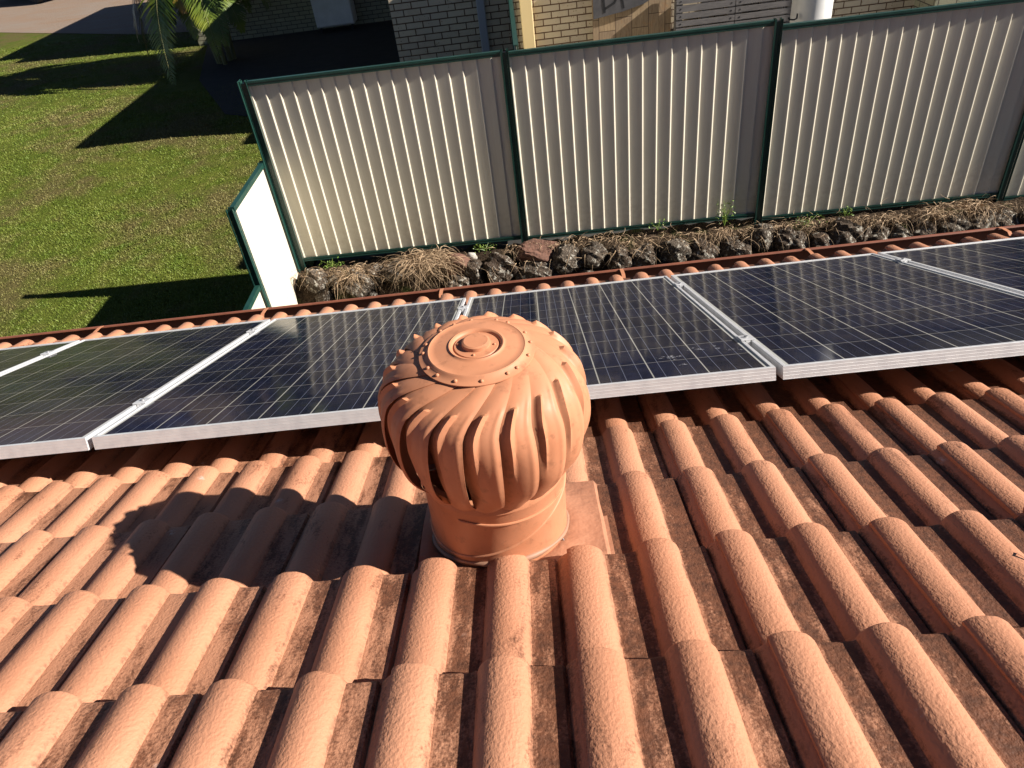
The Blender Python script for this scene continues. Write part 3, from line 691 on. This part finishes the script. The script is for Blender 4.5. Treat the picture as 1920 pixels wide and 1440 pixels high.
# end post faces the lawn: wide dark side
mb = MB(); mb.box((-3.150, 5.327, -1.52), (0.006, 0.095, 2.66)); 
e_ = tag(mb.obj('fence_end_cover', M_green), 'dark green cover plate on the left end of the long cream fence', 'fence cover')
# return fence stepping down towards the roof, seen along its sunlit side
fence('return_fence', 'low cream fence stepping down from the long fence towards the gutter, glaring in the sun', [1.07, 1.6],
      [-0.930, -1.655], math.radians(-90), (-3.170, 5.290, 0.0), bot_of=[-3.0, -3.3], post_first=True, sheets_pitch=0.13)
fence('dividing_fence', 'green topped fence running back from the long fence to the brick house', [3.55, 0.55],
      [-0.200, 0.60], math.radians(90), (-0.625, 5.36, 0.0), bot_of=[-2.2, -2.2], post_first=False)  # tall end bay is added out of view to shade the brick wall

# ------------------------------------------------------------------ rock retaining wall
def rock_mesh(sx, sy, sz, seed, sub=3):
    bm_v, bm_f = ICO[sub]
    lr = np.random.default_rng(seed); v = bm_v.copy()
    # facet cuts then lumps
    for _ in range(9):
        d = lr.normal(size=3); d /= np.linalg.norm(d); c = lr.uniform(0.62, 0.92); t_ = v @ d; v -= np.outer(np.clip(t_ - c, 0, None), d) * 0.85
    fr = lr.uniform(2, 4, (6, 3)); phs = lr.uniform(0, 6.28, 6)
    dsp = sum(np.sin(bm_v @ fr[i] * (1 + i * .7) + phs[i]) * (0.07 / (1 + i * .6)) for i in range(6))
    v = v * (1 + dsp)[:, None] + lr.normal(0, 0.008, v.shape)
    return v * np.array([sx, sy, sz]) / 1.62, bm_f
def ico(sub):
    import bmesh
    bm = bmesh.new(); bmesh.ops.create_icosphere(bm, subdivisions=sub, radius=1.0)
    v = np.array([tuple(p.co) for p in bm.verts]); f = np.array([[q.index for q in fc.verts] for fc in bm.faces]); bm.free(); return v, f
ICO = {2: ico(2), 3: ico(3), 4: ico(4)}
ROCKS = [(-2.92, 5.04, -2.13, 0.23, 0.21), (-2.7, 5.04, -2.13, 0.15, 0.17), (-2.87, 4.97, -2.27, 0.14, 0.14), (-2.49, 5.01, -2.19, 0.25, 0.23), (-2.31, 5.05, -2.13, 0.18, 0.18), (-2.06, 5.05, -2.11, 0.25, 0.19), (-1.44, 5.05, -2.12, 0.22, 0.21), (-1.27, 5.01, -2.19, 0.18, 0.23), (-1.02, 5.02, -2.18, 0.26, 0.25), (-1.44, 4.97, -2.26, 0.22, 0.13), (-2.37, 4.95, -2.29, 0.1, 0.08), (-1.29, 5.09, -2.05, 0.09, 0.06), (-0.65, 5.08, -2.07, 0.37, 0.17), (-0.67, 4.99, -2.23, 0.33, 0.19), (-0.33, 5.02, -2.17, 0.27, 0.27), (-0.48, 4.95, -2.3, 0.11, 0.07), (-0.07, 5.03, -2.15, 0.22, 0.2), (-0.13, 4.95, -2.3, 0.15, 0.08), (0.18, 5.0, -2.21, 0.23, 0.25), (0.44, 5.0, -2.21, 0.22, 0.2), (0.75, 5.01, -2.19, 0.27, 0.22), (1.03, 4.99, -2.23, 0.23, 0.21), (1.35, 4.99, -2.23, 0.25, 0.2), (0.65, 4.93, -2.32, 0.17, 0.09), (0.88, 4.92, -2.34, 0.18, 0.09), (1.62, 5.03, -2.15, 0.24, 0.19), (1.85, 5.01, -2.2, 0.18, 0.2), (1.98, 4.98, -2.24, 0.18, 0.18), (2.19, 4.98, -2.25, 0.21, 0.18), (2.43, 5.01, -2.2, 0.26, 0.27), (2.61, 4.98, -2.25, 0.16, 0.19), (2.76, 4.98, -2.24, 0.21, 0.15), (2.95, 4.98, -2.25, 0.21, 0.16), (3.17, 4.98, -2.25, 0.27, 0.17), (3.45, 5.0, -2.22, 0.27, 0.18), (3.75, 5.0, -2.22, 0.28, 0.21), (3.99, 4.97, -2.26, 0.23, 0.19), (4.2, 4.96, -2.24, 0.24, 0.2)]
rw = empty('rock_wall', (0, 4.95, -2.9)); tag(rw, 'dark lichened basalt rock retaining wall at the foot of the cream fence', 'retaining wall')
back = MB(); xs = np.linspace(-3.16, 6.0, 140); prof = [(5.62, -2.30), (5.42, -2.13), (5.25, -2.14), (5.08, -2.16), (4.98, -2.26), (4.90, -2.55), (4.78, -3.15)]
lr = np.random.default_rng(5)
back.grid([[(x, y + lr.normal(0, .012) - 0.02 * (x + 3) * .9, z + lr.normal(0, .014)) for x in xs] for y, z in prof])
bk = back.obj('earth_bank', M_soil, rw, 180); bk.matrix_parent_inverse = Matrix.Translation((0, 4.95, -2.9)).inverted()
def put_rock(x, y, z, a, h, seed, mt, sub=3, depth=0.2):
    v, f_ = rock_mesh(a * 1.12, depth, h * 1.15, seed, sub)
    o_ = fast_mesh('rock', v, f_, mt, rw, smooth=True); o_.data.set_sharp_from_angle(angle=math.radians(34))
    o_.location = (x, y - 4.95, z + 2.9); return o_
for i, (x, y, z, a, h) in enumerate(ROCKS):
    mt = M_rock if i not in (6, 12) else M_rockbrown
    if i == 11: mt = M_rockwhite
    put_rock(x, y - 0.012 * (x + 3), z - 0.02, a, h, 40 + i, mt, 4 if a > .16 else 3, depth=min(a, 0.26))
for i in range(34):
    x = -3.0 + i * 0.215 + random.uniform(-.04, .04); put_rock(x, 4.86 + random.uniform(-.02, .03) - 0.012 * (x + 3), -2.50 + random.uniform(-.04, .03), random.uniform(.2, .28), random.uniform(.18, .25), 200 + i, M_rock, 3)
# dry grass and dead vine trailing over the rocks
def stems(n, cx, sx, cy, sy, cz, ln, lean, wd=0.0027, seed=0, hang=0.5):
    lr = np.random.default_rng(seed); K = 7; V = []; F = []
    tt = np.linspace(0, 1, K)
    for i in range(n):
        x = lr.uniform(cx - sx, cx + sx); y = lr.uniform(cy - sy, cy + sy) - 0.012 * (x + 3); z = cz + lr.uniform(-.03, .02) + (y - 5.05 + 0.012 * (x + 3)) * 0.30
        an = lr.normal(-math.pi / 2, lean); L = ln * lr.uniform(.4, 1.3); up_ = lr.uniform(0.1, 0.8); cu = lr.normal(0, 1.9)
        a = an + cu * tt; hx = np.cumsum(np.cos(a)) * L / K; hy = np.cumsum(np.sin(a)) * L / K * 0.8
        hz = L * (up_ * tt - (hang * lr.uniform(0.1, 1.5) + up_) * tt ** 2 * 1.1)
        c = np.stack([x + hx, y + hy, z + hz], 1)
        sd_ = lr.normal(size=3); sd_ /= np.linalg.norm(sd_); wv = wd * lr.uniform(.6, 1.5) * (1 - 0.7 * tt)[:, None] * sd_
        b0 = len(V) * 2 * K; V.append(np.stack([c - wv, c + wv], 1).reshape(-1, 3))
        F += [(b0 + 2 * k, b0 + 2 * k + 1, b0 + 2 * k + 3, b0 + 2 * k + 2) for k in range(K - 1)]
    return np.concatenate(V), F
acc = [(170, -2.55, 0.62, 5.05, .05, -2.02, .16, .9), (200, -2.50, 0.10, 5.00, .07, -2.04, .26, 1.2), (520, -1.74, 0.22, 5.00, .10, -1.98, .34, 1.6), (240, -0.35, 0.60, 5.08, .05, -2.02, .13, 1.2), (250, 0.75, 0.60, 5.06, .06, -2.06, .16, 1.0),
       (250, 1.75, .55, 5.05, .06, -2.06, .13, 1.2), (300, 2.85, .55, 5.04, .06, -2.09, .15, 1.2), (300, 3.5, .28, 5.03, .07, -2.05, .28, 1.3), (160, 4.6, .8, 5.0, .06, -2.08, .2, 1.0), (260, 0.4, 3.4, 5.0, .04, -2.10, .24, .5)]
VV = []; FF = []; off = 0
for i, a in enumerate(acc):
    v, f_ = stems(*a[:8], seed=i); VV.append(v); FF.append(np.array(f_) + off); off += len(v)
v, f_ = stems(60, 0.3, 3.3, 5.18, .04, -2.08, .22, 1.5, 0.0018, 77, hang=-0.3); VV.append(v); FF.append(np.array(f_) + off); off += len(v)
o = fast_mesh('dry_grass', np.concatenate(VV), np.concatenate(FF), M_straw)
tag(o, 'tangled dry brown grass and dead stems draped over the rocks under the fence', 'dry grass', kind='stuff')
# small green weeds
def weed(x, y, z, n, r, h, label, seed):
    root = empty('weed_plant', (x, y, z)); tag(root, label, 'weed', 'small green weeds along the fence foot')
    lr = np.random.default_rng(seed); V = []; F = []; st = MB()
    for i in range(max(3, n // 7)):
        a = lr.uniform(0, 6.28); q = r * lr.uniform(.3, 1); st.tube([(0, 0, 0), (q * .4 * math.cos(a), q * .4 * math.sin(a), h * .5), (q * math.cos(a), q * math.sin(a), h * lr.uniform(.6, 1))], [0.0025, 0.002, 0.001], 4)
    st.obj('stem', M_leaf, root)
    for i in range(n):
        c = np.array([lr.uniform(-r, r), lr.uniform(-r * .6, r * .6), lr.uniform(.15, 1) * h]); s_ = lr.uniform(.007, .015)
        a = lr.normal(size=3); a /= np.linalg.norm(a); b_ = np.cross(a, lr.normal(size=3)); b_ /= np.linalg.norm(b_)
        k = len(V); V += [c - a * s_, c - b_ * s_ * .5, c + a * s_, c + b_ * s_ * .5]; F.append((k, k + 1, k + 2, k + 3))
    fast_mesh('foliage', np.array(V), np.array(F), M_leaf, root)
weed(1.28, 5.10, -2.06, 90, .09, .26, 'tall leafy weed against the bottom rail of the middle fence panel', 1)
weed(2.12, 5.06, -2.12, 70, .16, .07, 'low green weed clump left of the widest gap, below the right fence panel', 2)
weed(2.46, 5.05, -2.08, 45, .07, .11, 'bright yellow green weed sprouting on a dark square rock', 3)
weed(-1.15, 5.18, -2.08, 60, .12, .06, 'flat green weed patch beside the small white stone', 4)
weed(-2.75, 5.16, -2.06, 70, .14, .07, 'green weeds in the corner by the end post of the long fence', 5)
weed(0.62, 5.15, -2.05, 40, .10, .09, 'thin green weed near the middle of the fence foot', 6)

# ------------------------------------------------------------------ neighbour's brick house
hs = empty('brick_house', (-2.29, 9.55, -2.1)); tag(hs, 'cream brick house behind the long fence, part in shade and part golden', 'house')
HO = Vector((-2.29, 9.55, -2.1))
def hp(mb_, name, mt, parent=hs, smooth=None):
    o_ = mb_.obj(name, mt, parent, smooth)
    if parent is hs: o_.matrix_parent_inverse = Matrix.Translation(HO).inverted()
    return o_
b_ = MB(); b_.box(((-2.29 + 5.0) / 2, 9.67, -0.65), (7.29, 0.24, 3.1)); b_.box((-2.17, 13.2, -0.65), (0.24, 6.8, 3.1)); hp(b_, 'front_wall', M_brick)
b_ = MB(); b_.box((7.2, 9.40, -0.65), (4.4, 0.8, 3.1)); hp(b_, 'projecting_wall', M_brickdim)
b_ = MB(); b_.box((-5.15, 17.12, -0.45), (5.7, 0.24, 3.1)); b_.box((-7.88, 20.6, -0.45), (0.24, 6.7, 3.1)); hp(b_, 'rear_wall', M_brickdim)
b_ = MB()   # hipped roof slabs
def hip(x0, x1, y0, y1, z, rise, inset):
    v = [(x0, y0, z), (x1, y0, z), (x1, y1, z), (x0, y1, z), (x0, y0, z - 0.12), (x1, y0, z - .12), (x1, y1, z - .12), (x0, y1, z - .12), (x0 + inset, (y0 + y1) / 2, z + rise), (x1 - inset, (y0 + y1) / 2, z + rise)]
    b_.add(v, [(0, 1, 9, 8), (1, 2, 9), (2, 3, 8, 9), (3, 0, 8), (0, 4, 5, 1), (1, 5, 6, 2), (2, 6, 7, 3), (3, 7, 4, 0), (4, 7, 6, 5)])
hip(-3.20, 9.8, 9.46, 17.4, 0.90, 1.5, 4.2); hp(b_, 'roof', M_rooftile)
b_ = MB(); hip(-8.75, 3.0, 17.5, 24.3, 1.15, 1.2, 3.6); hp(b_, 'rear_roof', M_rooftile)
b_ = MB(); b_.box((-1.035, 9.515, -0.65), (0.115, 0.06, 3.1), bev=0.012); dp = hp(b_, 'downpipe', M_greytrim)
b_ = MB(); b_.box((-0.415, 9.50, -0.65), (0.17, 0.09, 3.1), bev=0.01); hp(b_, 'corner_post', M_creamtrim)
# white round column
c = empty('round_column', (3.225, 8.65, -2.3)); tag(c, 'thick white round pillar standing behind the fence beside the pallets', 'pillar')
q = MB(); q.lathe([(0.262, 0.0), (0.262, 0.10), (0.250, 0.13), (0.250, 3.2)], n=64); q.obj('shaft', M_white, c, 40)
q = MB(); q.tube([(-0.235, -0.16, 1.345), (-0.245, -0.19, 1.30), (-0.275, -0.19, 1.285), (-0.33, -0.17, 1.29), (-0.34, -0.15, 1.31)], 0.010, 6); q.obj('hook', M_black, c)
# boards and pallets leaning on the wall
pw = empty('plywood_sheet', (1.035, 9.46, -2.2)); tag(pw, 'weathered brown plywood sheet patched with boards, leaning on the brick wall', 'board')
q = MB(); q.box((0, 0, 0.80), (1.09, 0.018, 1.62)); q.obj('board', M_ply, pw)
gb = empty('painted_board', (0.99, 9.425, -1.10)); tag(gb, 'grey painted board with black spray painted letters above the plywood', 'board')
q = MB(); pl = [(-0.49, 0.185), (-0.10, 0.235), (0.20, 0.30), (0.33, 0.36), (0.33, 0.95), (-0.49, 0.95)]
q.add([(x, -0.012, z) for x, z in pl] + [(x, 0.008, z) for x, z in pl], [tuple(range(6)), tuple(range(6, 12))[::-1]] + [(i, i + 6, (i + 1) % 6 + 6, (i + 1) % 6) for i in range(6)])
q.obj('board', M_greyboard, gb)
def stroke(pts, r=0.016):
    q = MB(); P_ = [Vector((x, -0.0150, z)) for x, z in pts]
    V = []; n = len(P_)
    for i, p in enumerate(P_):
        t_ = (P_[min(i + 1, n - 1)] - P_[max(i - 1, 0)]).normalized(); s_ = Vector((-t_.z, 0, t_.x)) * r; V += [tuple(p - s_), tuple(p + s_)]
    q.add(V, [(2 * i, 2 * i + 1, 2 * i + 3, 2 * i + 2) for i in range(n - 1)]); q.obj('graffiti_letter', M_black, gb)
stroke([(-0.355, 0.62), (-0.35, 0.45), (-0.335, 0.25)]); stroke([(-0.355, 0.62), (-0.25, 0.60), (-0.17, 0.52), (-0.16, 0.43), (-0.20, 0.36), (-0.33, 0.30)])
stroke([(-0.10, 0.60), (-0.095, 0.42), (-0.07, 0.28)], 0.012)
stroke([(0.22, 0.60), (0.08, 0.58), (-0.02, 0.52), (-0.01, 0.44), (0.06, 0.415), (0.16, 0.40), (0.22, 0.365)]); stroke([(0.14, 0.455), (0.22, 0.45), (0.29, 0.46)], 0.012)
def pallet(x, label, gaps):
    r_ = empty('pallet', (x, 9.36, -2.1)); tag(r_, label, 'pallet', 'grey timber pallets stood against the brick wall')
    for k in range(15):
        z = 0.07 + k * 0.094; q = MB(); q.box((0, -0.055, z), (0.80 if k % 5 else 0.805, 0.018, 0.074 + random.uniform(-.01, .008)), tilt=Matrix.Rotation(random.uniform(-.006, .006), 3, 'Y')); q.obj('slat', M_pallet, r_)
    for sx in (-0.36, 0, 0.36):
        q = MB(); q.box((sx, -0.0, 0.73), (0.10, 0.088, 1.46)); q.obj('bearer', M_pallet, r_)
    q = MB()
    for k in range(15):
        for sx in (-0.34, 0.35):
            q = MB(); q.box((sx, -0.0655, 0.07 + k * 0.094), (0.014, 0.003, 0.018)); q.obj('nail_head', M_black, r_)
    return r_
pallet(2.02, 'grey timber pallet next to the plywood sheet, left of the pair', 0)
pallet(2.83, 'grey timber pallet beside the white pillar, right of the pair', 1)
# white fridge in the dark carport
fr = empty('refrigerator', (-4.60, 16.75, -1.93)); tag(fr, 'white upright refrigerator standing in the dark carport against the rear brick wall', 'refrigerator')
q = MB(); q.box((0, 0.05, 0.92), (0.86, 0.52, 1.72), bev=0.015); q.obj('body', M_white, fr)
q = MB(); q.box((0, -0.235, 0.93), (0.855, 0.045, 1.69), bev=0.012); d_ = q.obj('door', M_white, fr)
q = MB(); q.box((0.36, -0.275, 1.15), (0.03, 0.03, 0.4), bev=0.006); q.obj('handle', M_cap, d_)
for sx in (-.36, .36):
    q = MB(); q.lathe([(0.025, -0.07), (0.025, 0.06)], (sx, -0.15, 0), 12, cap_bot=True); q.obj('foot', M_black, fr)

# ------------------------------------------------------------------ palm clump by the drive
def palm(base, label, nf, seed, spots=None):
    root = empty('palm', base); tag(root, label, 'palm'); lr = np.random.default_rng(seed)
    for i in range(6):
        a = lr.uniform(0, 6.28); r_ = lr.uniform(.05, .35); tp = (r_ * 2.0 * math.cos(a), r_ * 2.0 * math.sin(a), lr.uniform(1.1, 2.3))
        q = MB(); q.tube([(r_ * math.cos(a), r_ * math.sin(a), -0.05), (r_ * 1.4 * math.cos(a), r_ * 1.4 * math.sin(a), tp[2] * .5), tp], [0.05, 0.04, 0.028], 8); q.obj('trunk', M_palmstem, root)
    for i in range(nf):
        if spots and i < len(spots): a, z0, L, up_, yel, droop = spots[i]
        else: a, z0, L, up_, yel, droop = lr.uniform(0, 6.28), lr.uniform(1.3, 3.2), lr.uniform(1.2, 2.0), lr.uniform(.3, 1.2), lr.random() < .12, lr.uniform(.8, 1.5)
        K = 46; t_ = np.linspace(0, 1, K); r0 = 0.25
        R_ = r0 + L * (np.sin(t_ * 1.35) / 1.35) * math.cos(min(up_, 1.1) * .55); Z_ = z0 + L * (up_ * t_ - droop * t_ ** 2)
        c = np.stack([R_ * math.cos(a), R_ * math.sin(a), Z_], 1)
        q = MB(); q.tube([tuple(p) for p in c[::3]], list(np.linspace(0.013, 0.004, len(c[::3]))), 5)
        fo_ = q.obj('frond', M_palmstem, root)
        V = []; F = []
        side = np.array([-math.sin(a), math.cos(a), 0.0])
        for k in range(2 * K - 2):
            u_ = (k + 1) / (2 * K - 1); j = u_ * (K - 1); j0 = int(j); p = c[j0] + (c[min(j0 + 1, K - 1)] - c[j0]) * (j - j0)
            tg = c[min(j0 + 1, K - 1)] - c[max(j0 - 1, 0)]; tg = tg / np.linalg.norm(tg)
            ll = 0.52 * math.sin(math.pi * (0.10 + 0.86 * u_)) * (L / 2.0)
            for sg in (-1, 1):
                d = side * sg * 0.85 + tg * 0.62 + np.array([0, 0, 0.16]) + lr.normal(0, .07, 3); d /= np.linalg.norm(d)
                nn = np.cross(d, tg); nn /= np.linalg.norm(nn); wv = np.cross(nn, d) * 0.014
                dr = np.array([0, 0, -1.0]); b0 = len(V)
                for q_ in (0, .35, .7, 1): 
                    cc = p + d * ll * q_ + dr * ll * 0.32 * q_ ** 2; wq = wv * (0.5, 1.0, .8, 0.05)[(0, .35, .7, 1).index(q_)]
                    V += [cc - wq, cc + wq]
                F += [(b0 + 2 * z, b0 + 2 * z + 1, b0 + 2 * z + 3, b0 + 2 * z + 2) for z in range(3)]
        fast_mesh('leaflets', np.array(V), np.array(F), M_frondtip if yel else M_frond, fo_)
    return root
# (azimuth, start height, length, rise, yellow, droop)
W_ = math.pi
sp = [(W_ * .98, 1.7, 1.25, .45, 1, 1.5), (W_ * 1.12, 1.9, 1.2, .45, 0, 1.4), (W_ * 1.25, 2.0, 1.3, .60, 0, 1.4), (W_ * .85, 2.2, 1.4, .75, 0, 1.3), (W_ * 1.05, 2.5, 1.5, .9, 0, 1.3), (W_ * 1.35, 2.1, 1.2, .8, 1, 1.4),
      (W_ * .70, 2.4, 1.6, .9, 0, 1.2), (W_ * 1.5, 1.6, 1.3, .5, 0, 1.2), (W_ * 1.6, 1.2, 1.3, .5, 0, 1.0), (W_ * 1.75, 1.3, 1.3, .5, 0, 1.0), (W_ * 1.2, 2.7, 1.4, 1.2, 0, 1.3), (W_ * .95, 2.8, 1.4, 1.3, 0, 1.2)]
palm((-6.75, 14.95, -1.99), 'bushy golden cane palm at the edge of the shade beside the lawn', 84, 11, sp)

# ------------------------------------------------------------------ car parked on the drive
car = empty('parked_car', (-18.6, 29.6, -1.99)); car.rotation_euler = (0, 0, math.radians(-26)); tag(car, 'dark blue car parked on the gravel, only its underside showing at the top left corner', 'car')
def carbody():
    st_ = [(-2.15, .42, .62, .74), (-2.0, .28, .80, .82), (-1.2, .24, .92, .86), (-.9, .24, .94, .87), (.9, .24, .94, .87), (1.3, .24, .90, .86), (2.0, .28, .72, .80), (2.2, .42, .60, .68)]
    q = MB(); P_ = []
    for x, zb, zt, hw in st_:
        P_.append([(x, -hw * .92, zb), (x, -hw, zb + .15), (x, -hw, zt - .12), (x, -hw * .88, zt), (x, hw * .88, zt), (x, hw, zt - .12), (x, hw, zb + .15), (x, hw * .92, zb), (x, -hw * .92, zb)])
    q.grid(P_); q.add(P_[0][:8], [tuple(range(8))]); q.add(P_[-1][:8], [tuple(range(8))[::-1]])
    q.obj('body', M_carpaint, car, 40)
    q = MB(); P_ = []
    for x, z, hw in ((-1.55, .90, .76), (-1.0, 1.36, .62), (.35, 1.42, .62), (1.15, .92, .76)): P_.append([(x, -hw, z), (x, hw, z)])
    q.grid(P_); q.add([P_[0][0], P_[1][0], P_[2][0], P_[3][0]], [(0, 1, 2, 3)]); q.add([P_[0][1], P_[1][1], P_[2][1], P_[3][1]], [(3, 2, 1, 0)]); q.obj('cabin', M_glass, car)
    q = MB(); q.box((-.32, 0, 1.40), (1.3, 1.22, .05), bev=.02); q.obj('roof', M_carpaint, car)
    for x in (-1.35, 1.35):
        for y in (-.78, .78):
            q = MB(); q.lathe([(.20, -.1), (.31, -.1), (.33, -.07), (.33, .07), (.31, .1), (.20, .1)], (x, y, .33), 32, tilt=Matrix.Rotation(math.pi / 2, 3, 'X')); wh = q.obj('wheel', M_tyre, car, 40)
            q = MB(); q.lathe([(.02, .06), (.19, .085), (.20, .05)], (x, y, .33), 24, tilt=Matrix.Rotation(math.pi / 2 * (1 if y < 0 else -1), 3, 'X')); q.obj('rim', M_cap, wh, 40)
carbody()

# ------------------------------------------------------------------ small things on the tiles
tw_ = MB(); tw_.tube([tuple(ROOF @ Vector(p)) for p in ((0.175, -0.895, -0.045), (0.178, -0.865, -0.02), (0.172, -0.845, 0.005), (0.182, -0.838, 0.006))], 0.0022, 6)
tag(tw_.obj('twig', M_twig), 'small dark upright twig stuck between the tile rolls at the right', 'twig')
tw_ = MB(); tw_.tube([tuple(ROOF @ Vector(p)) for p in ((0.180, -0.838, 0.002), (0.21, -0.87, -0.006), (0.245, -0.92, -0.022), (0.262, -0.955, -0.034))], 0.0010, 5)
tag(tw_.obj('grass_stem', M_paletwig), 'thin pale stem lying beside the dark twig on the tiles', 'stem')
